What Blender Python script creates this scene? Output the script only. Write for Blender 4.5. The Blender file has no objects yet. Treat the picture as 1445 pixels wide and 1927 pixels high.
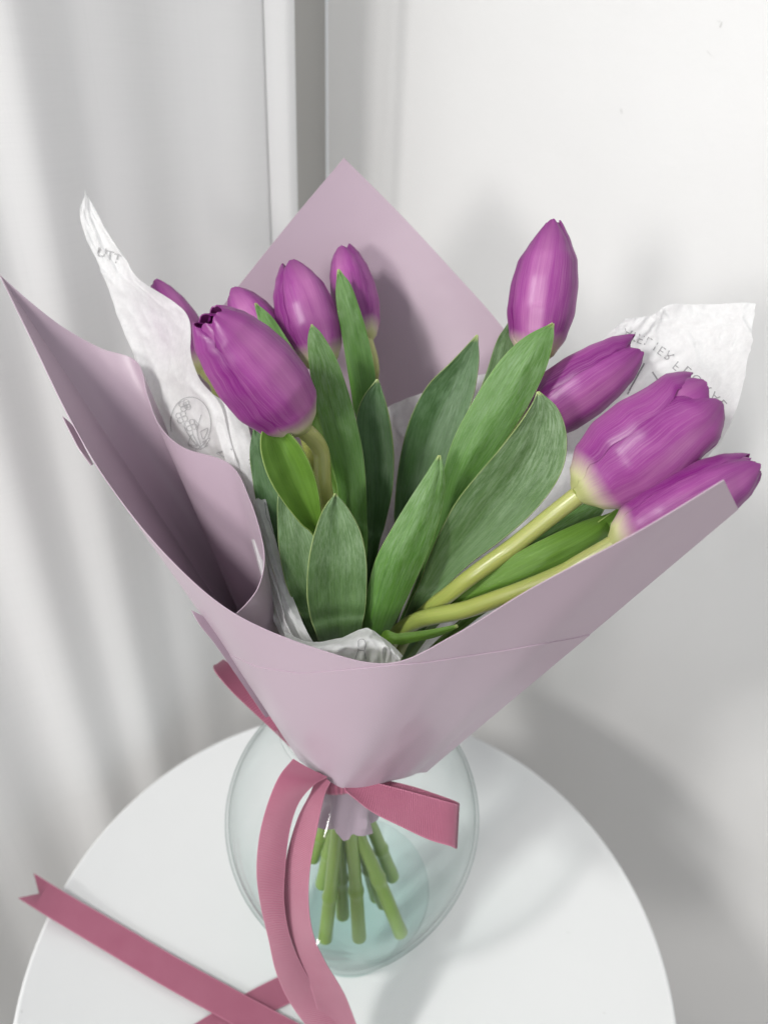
import bpy, bmesh, math, random
from mathutils import Vector, Matrix, noise
from mathutils.bvhtree import BVHTree

random.seed(7)
scene = bpy.context.scene
COL = scene.collection

# ------------------------------------------------------------------ camera
F_PX, PITCH, ROLL, CAM_H = 1350.0, math.radians(31.5), math.radians(2.5), 0.536
CAM = Vector((0, 0, CAM_H))
_R0 = Vector((1, 0, 0)); _U0 = Vector((0, math.sin(PITCH), math.cos(PITCH)))
FWD = Vector((0, math.cos(PITCH), -math.sin(PITCH)))
RIGHT = (_R0 * math.cos(ROLL) + _U0 * math.sin(ROLL)).normalized()
UP = (-_R0 * math.sin(ROLL) + _U0 * math.cos(ROLL)).normalized()
cd = bpy.data.cameras.new('camera'); cam = bpy.data.objects.new('camera', cd); COL.objects.link(cam)
cam.matrix_world = Matrix(((RIGHT.x, UP.x, -FWD.x, CAM.x), (RIGHT.y, UP.y, -FWD.y, CAM.y), (RIGHT.z, UP.z, -FWD.z, CAM.z), (0, 0, 0, 1)))
cd.sensor_fit = 'VERTICAL'; cd.sensor_height = 36; cd.lens = F_PX / 1927 * 36
cd.clip_start = 0.01; cd.clip_end = 50
cd.dof.use_dof = True; cd.dof.focus_distance = 0.32; cd.dof.aperture_fstop = 7.5
scene.camera = cam

# ------------------------------------------------------------------ light
world = bpy.data.worlds.new('World'); scene.world = world; world.use_nodes = True
bg = world.node_tree.nodes['Background']; bg.inputs[0].default_value = (0.93, 0.96, 1.0, 1); bg.inputs[1].default_value = 0.62
scene.view_settings.view_transform = 'Standard'; scene.view_settings.look = 'None'
scene.view_settings.exposure = 0.1; scene.view_settings.gamma = 1
scene.cycles.use_denoising = True
scene.cycles.max_bounces = 14; scene.cycles.transmission_bounces = 14; scene.cycles.transparent_max_bounces = 24
scene.cycles.sample_clamp_indirect = 6

def area(name, loc, target, size, power, color):
    l = bpy.data.lights.new(name, 'AREA'); l.shape = 'RECTANGLE'; l.size = size[0]; l.size_y = size[1]
    l.energy = power; l.color = color
    o = bpy.data.objects.new(name, l); COL.objects.link(o); o.location = loc
    o.rotation_euler = (Vector(target) - Vector(loc)).to_track_quat('-Z', 'Y').to_euler()
    return o
area('window_light', (-0.75, -0.35, 1.15), (0.05, 0.35, 0.25), (0.17, 0.22), 17, (1.0, 0.985, 0.96))
area('room_light', (-0.62, -0.95, 0.72), (0.1, 0.5, 0.4), (0.20, 0.26), 7.5, (1.0, 0.97, 0.94))

# ------------------------------------------------------------------ helpers
def P(px, py, d):
    return CAM + FWD * d + RIGHT * ((px - 722.5) / F_PX * d) + UP * ((963.5 - py) / F_PX * d)
def ray(px, py):
    return (P(px, py, 1) - CAM)
def PZ(px, py, z):
    r = ray(px, py); return CAM + r * ((z - CAM_H) / r.z)
def cr(a, b, c, d, t):
    return tuple(0.5 * ((2 * b[i]) + (-a[i] + c[i]) * t + (2 * a[i] - 5 * b[i] + 4 * c[i] - d[i]) * t * t + (-a[i] + 3 * b[i] - 3 * c[i] + d[i]) * t ** 3) for i in range(len(a)))
def spline(pts, n):
    """n+1 samples of a Catmull-Rom curve through pts"""
    out = []; m = len(pts) - 1
    for k in range(n + 1):
        x = k / n * m; i = min(int(x), m - 1); t = x - i
        p0 = pts[i - 1] if i > 0 else tuple(2 * pts[0][j] - pts[1][j] for j in range(len(pts[0])))
        p3 = pts[i + 2] if i + 2 <= m else tuple(2 * pts[m][j] - pts[m - 1][j] for j in range(len(pts[0])))
        out.append(cr(p0, pts[i], pts[i + 1], p3, t))
    return out
def interp(tab, x):
    if x <= tab[0][0]: return tab[0][1]
    for (a, b), (c, d) in zip(tab, tab[1:]):
        if x <= c:
            t = (x - a) / (c - a); t = t * t * (3 - 2 * t) * 0.5 + t * 0.5
            return b + (d - b) * t
    return tab[-1][1]

def link(name, me, mat=None, parent=None, smooth=True, thick=None, offset=0):
    o = bpy.data.objects.new(name, me); COL.objects.link(o)
    if mat: me.materials.append(mat)
    if smooth:
        me.polygons.foreach_set('use_smooth', [True] * len(me.polygons))
    if parent: o.parent = parent
    if thick:
        s = o.modifiers.new('thickness', 'SOLIDIFY'); s.thickness = thick; s.offset = offset
        e = o.modifiers.new('sharp_rim', 'EDGE_SPLIT'); e.split_angle = math.radians(50)
    return o
def grid_obj(name, rows, mat, parent=None, thick=None, closed=False):
    """rows: list of lists of Vectors"""
    nv = len(rows); nu = len(rows[0])
    verts = [tuple(p) for r in rows for p in r]; faces = []; uvs = []
    for j in range(nv - 1):
        for i in range(nu if closed else nu - 1):
            i2 = (i + 1) % nu
            faces.append((j * nu + i, j * nu + i2, (j + 1) * nu + i2, (j + 1) * nu + i))
            a, b = i / (nu if closed else nu - 1), (i + 1) / (nu if closed else nu - 1)
            c, d = j / (nv - 1), (j + 1) / (nv - 1)
            uvs += [(a, c), (b, c), (b, d), (a, d)]
    me = bpy.data.meshes.new(name); me.from_pydata(verts, [], faces)
    ul = me.uv_layers.new(name='UVMap')
    ul.data.foreach_set('uv', [x for uv in uvs for x in uv])
    me.update()
    return link(name, me, mat, parent, True, thick)
def thing(name, label, cat, loc=(0, 0, 0), group=None):
    o = bpy.data.objects.new(name, None); COL.objects.link(o); o.empty_display_size = 0.02
    o.location = loc; o['label'] = label; o['category'] = cat
    if group: o['group'] = group
    return o
def keep(o, parent):
    o.parent = parent; o.matrix_parent_inverse = Matrix.Translation(-Vector(parent.location)); return o
def tag(o, label, cat, group=None):
    o['label'] = label; o['category'] = cat
    if group: o['group'] = group
    return o
def lathe(name, prof, mat, parent=None, n=72, center=(0, 0, 0), smooth=True):
    verts = []; faces = []
    for r, z in prof:
        for k in range(n):
            a = 2 * math.pi * k / n
            verts.append((center[0] + r * math.cos(a), center[1] + r * math.sin(a), center[2] + z))
    for j in range(len(prof) - 1):
        for k in range(n):
            k2 = (k + 1) % n
            faces.append((j * n + k, j * n + k2, (j + 1) * n + k2, (j + 1) * n + k))
    me = bpy.data.meshes.new(name); me.from_pydata(verts, [], faces)
    bm = bmesh.new(); bm.from_mesh(me); bmesh.ops.remove_doubles(bm, verts=bm.verts, dist=1e-6)
    bmesh.ops.recalc_face_normals(bm, faces=bm.faces); bm.to_mesh(me); bm.free()
    return link(name, me, mat, parent, smooth)

# ------------------------------------------------------------------ materials
class NT:
    def __init__(s, name):
        s.m = bpy.data.materials.new(name); s.m.use_nodes = True; s.t = s.m.node_tree
        s.b = s.t.nodes['Principled BSDF']; s.out = s.t.nodes['Material Output']
    def n(s, typ, **kw):
        x = s.t.nodes.new(typ)
        for k, v in kw.items():
            if k.startswith('i_'):
                key = k[2:]; key = int(key) if key.isdigit() else key
                x.inputs[key].default_value = v
            else: setattr(x, k, v)
        return x
    def l(s, a, b): s.t.links.new(a, b)
    def ramp(s, fac, stops):
        r = s.n('ShaderNodeValToRGB'); e = r.color_ramp.elements
        while len(e) < len(stops): e.new(0.5)
        for x, (p, c) in zip(e, stops):
            x.position = p; x.color = (c[0], c[1], c[2], 1) if not isinstance(c, (int, float)) else (c, c, c, 1)
        s.l(fac, r.inputs[0]); return r.outputs[0]
    def mix(s, fac, a, b, mode='MIX'):
        m = s.n('ShaderNodeMix', data_type='RGBA', blend_type=mode)
        if isinstance(fac, (int, float)): m.inputs[0].default_value = fac
        else: s.l(fac, m.inputs[0])
        for v, k in ((a, 6), (b, 7)):
            if isinstance(v, tuple): m.inputs[k].default_value = (*v, 1)
            else: s.l(v, m.inputs[k])
        return m.outputs[2]
    def noise(s, vec, scale, detail=3, rough=0.55):
        x = s.n('ShaderNodeTexNoise'); x.inputs['Scale'].default_value = scale; x.inputs['Detail'].default_value = detail
        x.inputs['Roughness'].default_value = rough
        if vec: s.l(vec, x.inputs['Vector'])
        return x.outputs['Fac']
    def mapped(s, src, scale, loc=(0, 0, 0)):
        m = s.n('ShaderNodeMapping'); m.inputs['Scale'].default_value = scale; m.inputs['Location'].default_value = loc
        s.l(src, m.inputs['Vector']); return m.outputs[0]
    def coord(s, k='UV'):
        return s.n('ShaderNodeTexCoord').outputs[k]
    def bump(s, h, strength, dist=0.001, prev=None):
        b = s.n('ShaderNodeBump'); b.inputs['Strength'].default_value = strength; b.inputs['Distance'].default_value = dist
        s.l(h, b.inputs['Height'])
        if prev: s.l(prev, b.inputs['Normal'])
        s.l(b.outputs[0], s.b.inputs['Normal']); return b.outputs[0]
    def math(s, op, a, b=None, c=None):
        m = s.n('ShaderNodeMath', operation=op)
        for v, k in ((a, 0), (b, 1), (c, 2)):
            if v is None: continue
            if isinstance(v, (int, float)): m.inputs[k].default_value = v
            else: s.l(v, m.inputs[k])
        return m.outputs[0]
    def translucent(s, colour, fac, normal=None):
        """mix some light coming through a thin sheet"""
        t = s.n('ShaderNodeBsdfTranslucent'); mx = s.n('ShaderNodeMixShader'); mx.inputs[0].default_value = fac
        if isinstance(colour, tuple): t.inputs[0].default_value = (*colour, 1)
        else: s.l(colour, t.inputs[0])
        s.l(s.b.outputs[0], mx.inputs[1]); s.l(t.outputs[0], mx.inputs[2]); s.l(mx.outputs[0], s.out.inputs[0])
        return mx

def m_wall():
    t = NT('painted_wall'); c = t.coord('Object')
    n1 = t.noise(c, 2.2, 3); t.l(t.ramp(n1, [(0.3, (0.70, 0.70, 0.695)), (0.7, (0.76, 0.76, 0.757))]), t.b.inputs['Base Color'])
    t.b.inputs['Roughness'].default_value = 0.65
    n2 = t.noise(c, 160, 3, 0.6); b1 = t.bump(n2, 0.35, 0.0008)
    n3 = t.noise(c, 38, 2, 0.5); t.bump(n3, 0.25, 0.002, b1)
    return t.m
def m_plain(name, col, rough=0.5, coat=0.0):
    t = NT(name); c = t.coord('Object'); n1 = t.noise(c, 14, 4)
    t.l(t.mix(n1, tuple(x * 0.96 for x in col), tuple(min(1, x * 1.03) for x in col)), t.b.inputs['Base Color'])
    t.b.inputs['Roughness'].default_value = rough; t.b.inputs['Coat Weight'].default_value = coat
    return t.m
def m_table():
    t = NT('white_lacquer'); c = t.coord('Object'); n1 = t.noise(c, 9, 3)
    t.l(t.mix(n1, (0.72, 0.735, 0.735), (0.76, 0.77, 0.77)), t.b.inputs['Base Color'])
    n2 = t.noise(c, 25, 4); t.l(t.ramp(n2, [(0.3, 0.30), (0.8, 0.42)]), t.b.inputs['Roughness'])
    n3 = t.noise(c, 420, 2); t.bump(n3, 0.06, 0.0003)
    return t.m
def m_curtain():
    t = NT('sheer_fabric'); c = t.coord('UV')
    w = t.noise(t.mapped(c, (1500, 12, 1)), 1.0, 2, 0.6); h = t.noise(t.mapped(c, (16, 2600, 1)), 1.0, 2, 0.6)
    s = t.math('ADD', w, h); col = t.ramp(s, [(0.6, (0.885, 0.885, 0.88)), (1.3, (0.92, 0.918, 0.912))])
    t.l(col, t.b.inputs['Base Color']); t.b.inputs['Roughness'].default_value = 0.9
    t.bump(s, 0.05, 0.0004)
    t.translucent((0.88, 0.88, 0.88), 0.12)
    return t.m
def m_petal():
    t = NT('tulip_petal'); uv = t.coord('UV'); sep = t.n('ShaderNodeSeparateXYZ'); t.l(uv, sep.inputs[0])
    u, v = sep.outputs[0], sep.outputs[1]
    rnd = t.n('ShaderNodeObjectInfo').outputs['Random']
    comb = t.n('ShaderNodeCombineXYZ'); t.l(t.math('MULTIPLY', rnd, 17), comb.inputs[2])
    add = t.n('ShaderNodeVectorMath', operation='ADD'); t.l(uv, add.inputs[0]); t.l(comb.outputs[0], add.inputs[1])
    # veins curve outwards: skew u by v
    streak = t.noise(t.mapped(add.outputs[0], (95, 2.6, 1)), 1.0, 5, 0.7)
    broad = t.noise(t.mapped(add.outputs[0], (6, 1.6, 1)), 1.0, 3)
    ce = t.math('ABSOLUTE', t.math('SUBTRACT', u, 0.5))                   # 0 at the midrib, .5 at the margin
    e = t.math('ADD', t.math('MULTIPLY', ce, 1.55), t.math('MULTIPLY', t.math('SUBTRACT', broad, 0.5), 0.9))
    body = t.ramp(e, [(0.0, (0.48, 0.15, 0.40)), (0.30, (0.36, 0.062, 0.315)), (0.70, (0.22, 0.010, 0.20))])
    body = t.mix(t.ramp(streak, [(0.44, 0.0), (0.78, 0.42)]), body, (0.70, 0.37, 0.58))
    vv = t.math('ADD', v, t.math('ADD', t.math('MULTIPLY', t.math('SUBTRACT', streak, 0.5), 0.10), t.math('MULTIPLY', ce, -0.10)))
    topd = t.ramp(vv, [(0.72, 0.0), (1.0, 0.75)])
    body = t.mix(topd, body, (0.20, 0.012, 0.18))
    base = t.ramp(vv, [(0.03, (0.62, 0.66, 0.28)), (0.12, (0.86, 0.82, 0.58)), (0.24, (0.78, 0.52, 0.66))])
    col = t.mix(t.ramp(vv, [(0.06, 0.0), (0.20, 1.0)]), base, body)
    t.l(col, t.b.inputs['Base Color'])
    t.b.inputs['Roughness'].default_value = 0.36; t.b.inputs['Specular IOR Level'].default_value = 0.5
    t.b.inputs['Sheen Weight'].default_value = 0.06; t.b.inputs['Sheen Roughness'].default_value = 0.4
    t.bump(streak, 0.12, 0.0005)
    t.translucent(t.mix(0.45, col, (0.58, 0.03, 0.50)), 0.30)
    return t.m
def m_leaf(name, lo, hi, bloom_col, bloom, trans=0.22, rough=0.42):
    t = NT(name); uv = t.coord('UV'); ob = t.coord('Object'); sep = t.n('ShaderNodeSeparateXYZ'); t.l(uv, sep.inputs[0])
    rnd = t.n('ShaderNodeObjectInfo').outputs['Random']
    comb = t.n('ShaderNodeCombineXYZ'); t.l(t.math('MULTIPLY', rnd, 31), comb.inputs[2])
    add = t.n('ShaderNodeVectorMath', operation='ADD'); t.l(uv, add.inputs[0]); t.l(comb.outputs[0], add.inputs[1])
    vein = t.noise(t.mapped(add.outputs[0], (115, 2.5, 1)), 1.0, 4, 0.6)
    wide = t.noise(t.mapped(add.outputs[0], (14, 1.2, 1)), 1.0, 2, 0.5)
    mott = t.noise(t.mapped(add.outputs[0], (26, 16, 1)), 1.0, 6, 0.75)
    big = t.noise(ob, 22, 3)
    col = t.mix(t.ramp(vein, [(0.25, 0.0), (0.78, 1.0)]), lo, hi)
    col = t.mix(t.math('MULTIPLY', t.ramp(wide, [(0.4, 0.0), (0.7, 1.0)]), 0.35), col, tuple(x * 0.7 for x in lo))
    k = t.math('MULTIPLY', t.math('MULTIPLY', t.ramp(mott, [(0.42, 0.1), (0.60, 1.0)]), t.ramp(big, [(0.3, 0.25), (0.65, 1.0)])), t.math('MULTIPLY', t.ramp(sep.outputs[1], [(0.05, 1.0), (0.6, 0.35)]), bloom))
    col = t.mix(k, col, bloom_col)
    # yellower pale margin
    ce = t.math('ABSOLUTE', t.math('SUBTRACT', sep.outputs[0], 0.5))
    edge = t.ramp(ce, [(0.486, 0.0), (0.5, 0.45)])
    tip = t.ramp(sep.outputs[1], [(0.0, 1.0), (0.035, 0.0)])
    col = t.mix(t.math('MAXIMUM', edge, tip), col, (0.44, 0.52, 0.20))
    t.l(col, t.b.inputs['Base Color']); t.b.inputs['Roughness'].default_value = rough
    t.b.inputs['Specular IOR Level'].default_value = 0.45
    b1 = t.bump(vein, 0.35, 0.0007); t.bump(mott, 0.12, 0.0005, b1)
    t.translucent(t.mix(0.5, col, (0.22, 0.42, 0.03)), trans)
    return t.m
def m_stem():
    t = NT('tulip_stem'); uv = t.coord('UV'); sep = t.n('ShaderNodeSeparateXYZ'); t.l(uv, sep.inputs[0])
    n = t.noise(t.mapped(uv, (30, 6, 1)), 1.0, 4)
    col = t.ramp(sep.outputs[1], [(0.0, (0.44, 0.44, 0.17)), (0.35, (0.33, 0.35, 0.09)), (0.6, (0.24, 0.34, 0.07)), (1.0, (0.20, 0.35, 0.07))])
    col = t.mix(t.ramp(n, [(0.3, 0.0), (0.8, 0.5)]), col, (0.20, 0.28, 0.06))
    t.l(col, t.b.inputs['Base Color']); t.b.inputs['Roughness'].default_value = 0.33
    t.b.inputs['Subsurface Weight'].default_value = 0.25; t.b.inputs['Subsurface Radius'].default_value = (0.4, 0.6, 0.1); t.b.inputs['Subsurface Scale'].default_value = 0.004
    t.bump(n, 0.12, 0.0005); return t.m
def m_wrap(name='lilac_wrap_film', col=(0.45, 0.35, 0.418)):
    t = NT(name); c = t.coord('Object'); n1 = t.noise(c, 9, 3); n2 = t.noise(c, 900, 2)
    t.l(t.mix(n1, tuple(x * 0.97 for x in col), tuple(x * 1.04 for x in col)), t.b.inputs['Base Color'])
    t.b.inputs['Roughness'].default_value = 0.33; t.b.inputs['Specular IOR Level'].default_value = 0.5
    t.b.inputs['Sheen Weight'].default_value = 0.1
    n3 = t.noise(c, 30, 2); b1 = t.bump(n3, 0.12, 0.003); t.bump(n2, 0.04, 0.0002, b1)
    t.translucent((0.50, 0.24, 0.38), 0.07)
    return t.m
def m_tissue():
    t = NT('white_tissue'); c = t.coord('Object')
    n1 = t.noise(c, 260, 5, 0.7); n2 = t.noise(t.mapped(c, (1, 1, 0.4)), 55, 4, 0.6)
    t.l(t.mix(n1, (0.78, 0.785, 0.79), (0.90, 0.90, 0.90)), t.b.inputs['Base Color'])
    t.b.inputs['Roughness'].default_value = 0.6
    b = t.bump(n1, 0.25, 0.0006); t.bump(n2, 0.3, 0.0015, b)
    mx = t.translucent((0.88, 0.88, 0.88), 0.42)
    tr = t.n('ShaderNodeBsdfTransparent'); m2 = t.n('ShaderNodeMixShader')
    t.l(t.ramp(n1, [(0.3, 0.14), (0.7, 0.03)]), m2.inputs[0]); t.l(mx.outputs[0], m2.inputs[1]); t.l(tr.outputs[0], m2.inputs[2])
    t.l(m2.outputs[0], t.out.inputs[0]); return t.m
def m_ribbon():
    t = NT('grosgrain_ribbon'); uv = t.coord('UV'); sep = t.n('ShaderNodeSeparateXYZ'); t.l(uv, sep.inputs[0])
    at = t.n('ShaderNodeAttribute', attribute_type='OBJECT', attribute_name='ribs')
    ph = t.math('SINE', t.math('MULTIPLY', t.math('MULTIPLY', sep.outputs[1], at.outputs['Fac']), 6.2832))
    h = t.math('MULTIPLY_ADD', ph, 0.5, 0.5)
    n1 = t.noise(t.coord('Object'), 60, 3)
    col = t.mix(h, (0.30, 0.070, 0.135), (0.44, 0.125, 0.205))
    col = t.mix(t.math('MULTIPLY', n1, 0.3), col, (0.58, 0.24, 0.33))
    ce = t.math('ABSOLUTE', t.math('SUBTRACT', sep.outputs[0], 0.5))
    col = t.mix(t.ramp(ce, [(0.462, 0.0), (0.475, 0.7)]), col, (0.56, 0.20, 0.30))
    t.l(col, t.b.inputs['Base Color']); t.b.inputs['Roughness'].default_value = 0.5
    t.b.inputs['Sheen Weight'].default_value = 0.25
    t.bump(h, 0.7, 0.0005); t.translucent((0.62, 0.16, 0.28), 0.12)
    return t.m
def m_glass(name, ior, tint):
    t = NT(name); t.b.inputs['Base Color'].default_value = (*tint, 1); t.b.inputs['Roughness'].default_value = 0.0
    t.b.inputs['Transmission Weight'].default_value = 1; t.b.inputs['IOR'].default_value = ior
    return t.m
def m_vase(name='vase_glass', body=(1, 1, 1), edge=(0.60, 0.68, 0.67)):
    """thin clear glass: almost all light passes straight on, the rest mirrors; more glass is crossed at the outline and low down"""
    t = NT(name)
    lw = t.n('ShaderNodeLayerWeight'); lw.inputs[0].default_value = 0.5
    ob = t.n('ShaderNodeSeparateXYZ'); t.l(t.coord('Object'), ob.inputs[0])
    c1 = t.ramp(lw.outputs['Facing'], [(0.35, (0.985, 0.992, 0.990)), (0.82, (0.955, 0.972, 0.968)), (0.97, edge)])
    c2 = t.ramp(ob.outputs[2], [(0.004, (0.93, 0.975, 0.967)), (0.045, (0.972, 0.99, 0.988)), (0.09, (1, 1, 1))])
    c2 = t.mix(1.0, c2, body, 'MULTIPLY')
    tr = t.n('ShaderNodeBsdfTransparent'); t.l(t.mix(1.0, c1, c2, 'MULTIPLY'), tr.inputs[0])
    gl = t.n('ShaderNodeBsdfGlossy'); gl.inputs['Roughness'].default_value = 0.06
    fr = t.math('MULTIPLY_ADD', t.math('POWER', lw.outputs['Facing'], 5.0), 0.6, 0.025)
    mx = t.n('ShaderNodeMixShader'); t.l(fr, mx.inputs[0])
    t.l(tr.outputs[0], mx.inputs[1]); t.l(gl.outputs[0], mx.inputs[2]); t.l(mx.outputs[0], t.out.inputs[0])
    return t.m
def m_ink():
    t = NT('grey_print'); t.b.inputs['Base Color'].default_value = (0.36, 0.36, 0.365, 1); t.b.inputs['Roughness'].default_value = 0.8
    return t.m

M_WALL = m_wall(); M_TABLE = m_table(); M_CURT = m_curtain(); M_PETAL = m_petal(); M_STEM = m_stem()
M_LEAF = m_leaf('leaf_mid', (0.05, 0.155, 0.02), (0.135, 0.31, 0.045), (0.30, 0.44, 0.24), 0.75)
M_LEAFB = m_leaf('leaf_bright', (0.08, 0.20, 0.02), (0.20, 0.36, 0.05), (0.25, 0.42, 0.14), 0.2, 0.3, 0.36)
M_LEAFG = m_leaf('leaf_glaucous', (0.05, 0.12, 0.03), (0.12, 0.22, 0.07), (0.27, 0.38, 0.23), 0.9, 0.15, 0.5)
M_LEAFD = m_leaf('leaf_deep', (0.028, 0.085, 0.022), (0.075, 0.17, 0.045), (0.18, 0.30, 0.16), 0.7, 0.15)
M_WRAP = m_wrap(); M_TISSUE = m_tissue(); M_RIB = m_ribbon(); M_INK = m_ink()
M_GLASS = m_vase(); M_WATER = m_vase('water', (0.99, 0.997, 0.996), (0.90, 0.94, 0.93))
M_WALL_SHADE = m_plain('shade_grey_window_wall', (0.50, 0.49, 0.465), 0.6)  # window wall lies in shadow; that shade is put into this darker grey
M_FLOOR = m_plain('floor_boards', (0.45, 0.42, 0.38), 0.5)

# ------------------------------------------------------------------ setting
CORNER = Vector((-0.072, 0.80, 0)); TH = math.radians(35)
DR = Vector((math.cos(TH), -math.sin(TH), 0)); DL = Vector((-math.sin(TH), -math.cos(TH), 0))
FLOOR_Z = -0.55; TOP_Z = 1.9
def slab(name, a, b, z0, z1, nrm, th, mat):
    """an upright wall from a to b with its room face on the line a-b"""
    vs = []
    for p in (a, b, b - nrm * th, a - nrm * th):
        for z in (z0, z1): vs.append((p.x, p.y, z))
    f = [(0, 2, 3, 1), (2, 4, 5, 3), (4, 6, 7, 5), (6, 0, 1, 7), (1, 3, 5, 7), (0, 6, 4, 2)]
    me = bpy.data.meshes.new(name); me.from_pydata(vs, [], f); me.update()
    o = link(name, me, mat, None, False); o['kind'] = 'structure'; return o
slab('wall_right', CORNER, CORNER + DR * 2.2, FLOOR_Z, TOP_Z, DL, 0.1, M_WALL)
slab('wall_left', CORNER + DL * 0.002, CORNER + DL * 2.0, FLOOR_Z, TOP_Z, DR, 0.1, M_WALL_SHADE)
me = bpy.data.meshes.new('floor'); me.from_pydata([(-3, -3, FLOOR_Z), (3, -3, FLOOR_Z), (3, 3, FLOOR_Z), (-3, 3, FLOOR_Z)], [], [(0, 1, 2, 3)])
o = link('floor', me, M_FLOOR, None, False); o['kind'] = 'structure'

# sheer curtain: hangs 7 cm in front of the window wall
S0 = 0.142
def curtain():
    base = CORNER + DR * 0.085
    root = thing('sheer_curtain', 'sheer white curtain hanging in long vertical folds behind the table', 'curtain', tuple(base + DL * S0 + Vector((0, 0, FLOOR_Z + 0.01))))
    rows = []
    for j in range(41):
        z = FLOOR_Z + 0.01 + (TOP_Z - FLOOR_Z - 0.03) * j / 40
        row = []
        for i in range(260):
            s = S0 + 1.35 * i / 259
            q = z * 0.5
            a = 0.016 * math.sin(s * 38 + 0.5 * q + 1.2 * math.sin(s * 9)) + 0.009 * math.sin(s * 77 + 1.3 * q + 2 * math.sin(s * 13 + 1)) + 0.012 * math.sin(s * 17 + 2.0 + 0.6 * q)
            a *= 0.36
            a += 0.004 * noise.noise(Vector((s * 9, z * 1.3, 3)))
            a *= min(1, (s - S0) * 9 + 0.15)
            row.append(base + DL * (s + 0.006 * math.sin(z * 4)) + DR * a + Vector((0, 0, z)))
        rows.append(row)
    keep(grid_obj('fabric', rows, M_CURT), root)
    hem = []
    for j in range(41):
        z = FLOOR_Z + 0.01 + (TOP_Z - FLOOR_Z - 0.03) * j / 40
        hem.append([base + DL * (S0 - 0.002 + 0.028 * k / 4 + 0.006 * math.sin(z * 4)) + DR * (0.006 + 0.003 * math.sin(k * 1.2)) + Vector((0, 0, z)) for k in range(5)])
    keep(grid_obj('hem', hem, M_CURT), root)
curtain()

# ------------------------------------------------------------------ round table
TC = Vector((-0.0180 * CAM_H, 0.512 * CAM_H, 0)); TR = 0.4173 * CAM_H
def table():
    root = thing('round_table', 'small round table with smooth white top and thin raised rim', 'table', (TC.x, TC.y, FLOOR_Z))
    prof = [(0, -0.0005), (TR - 0.0045, -0.0005), (TR - 0.0035, 0.0006), (TR - 0.0015, 0.0010), (TR - 0.0004, 0.0004), (TR, -0.001), (TR, -0.017), (TR - 0.002, -0.019), (0, -0.019)]
    keep(lathe('tabletop', prof, M_TABLE, n=200, center=(TC.x, TC.y, 0)), root)
    for k in range(3):
        a = math.radians(90 + 120 * k)
        top = Vector((TC.x + 0.10 * math.cos(a), TC.y + 0.10 * math.sin(a), -0.019)); bot = Vector((TC.x + 0.19 * math.cos(a), TC.y + 0.19 * math.sin(a), FLOOR_Z))
        rows = []
        for j in range(9):
            c = bot.lerp(top, j / 8); r = 0.010 + 0.006 * j / 8
            rows.append([c + Vector((r * math.cos(b), r * math.sin(b), 0)) for b in [2 * math.pi * i / 16 for i in range(16)]])
        keep(grid_obj('leg', rows, M_TABLE, closed=True), root)
table()

# ------------------------------------------------------------------ glass vase
r_ = ray(664, 1535); VA = CAM + r_ * (0.292 / r_.y); VA = Vector((VA.x, 0.292, 0))
OUT = [(0.0, 0.0005), (0.034, 0.0005), (0.0375, 0.003), (0.0425, 0.014), (0.0515, 0.034), (0.062, 0.058), (0.072, 0.085), (0.0790, 0.112), (0.0800, 0.138), (0.0735, 0.163), (0.061, 0.185), (0.049, 0.200), (0.044, 0.210), (0.0445, 0.2165)]
def vase():
    root = thing('glass_vase', 'round bellied clear glass vase with bluish base on the white table', 'vase', (VA.x, VA.y, 0.0))
    oz = spline(OUT, 60)
    inn = []
    for (r, z) in oz:
        if z < 0.010: continue
        inn.append((max(0, r - 0.0022), z + 0.0008))
    inn = [(0, 0.008), (inn[0][0] * 0.6, 0.0085)] + inn
    prof = [(max(r, 0), z) for r, z in oz] + [(0.0440, 0.2168), (0.0428, 0.2168)] + inn[::-1]
    keep(lathe('glass_body', prof, M_GLASS, n=120, center=VA), root)
    WL = 0.050
    wi = [(0, 0.0092), (inn[1][0], 0.0095)] + [(r - 0.0004, z + 0.0006) for r, z in inn[2:] if z < WL]
    keep(lathe('water', wi + [(wi[-1][0] - 0.0004, WL), (0, WL - 0.0006)], M_WATER, n=120, center=VA), root)
vase()

# ------------------------------------------------------------------ sheets, leaves, ribbons as lofts
def loft(name, LR, nv, nu, mat, parent=None, cup=0.0, thick=None, wav=0.0, seed=0, crease=1.6, extra=None):
    """LR rows: (lx,ly,ld, rx,ry,rd). cup>0 sinks the middle away from the viewer's side"""
    S = spline(LR, nv); rows = []
    for j, r in enumerate(S):
        a = P(*r[:3]); b = P(*r[3:6]); w = (b - a).length; v = j / nv
        nrm = -FWD
        t = None
        row = []
        for i in range(nu + 1):
            u = i / nu
            prof = 1 - abs(2 * u - 1) ** crease
            p = a.lerp(b, u) - nrm * (cup * 1.25 * w * prof)
            if wav:
                p = p + nrm * (wav * noise.noise(Vector((u * 2.2 + seed, v * 6 + seed * 3, seed))) + wav * .5 * noise.noise(Vector((u * 5, v * 13 + seed, seed + 9))))
            if extra: p = extra(p, u, v, nrm, w)
            row.append(p)
        rows.append(row)
    return grid_obj(name, rows, mat, parent, thick)
def edge_pts(pts, n, corner):
    if not corner: return spline(pts, n)
    a, b = pts[-2], pts[-1]; m = n - 6                  # the last piece is a straight cut edge after a sharp corner
    return spline(pts[:-1], m) + [tuple(a[i] + (b[i] - a[i]) * k / 6 for i in range(3)) for k in range(1, 7)]
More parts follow.
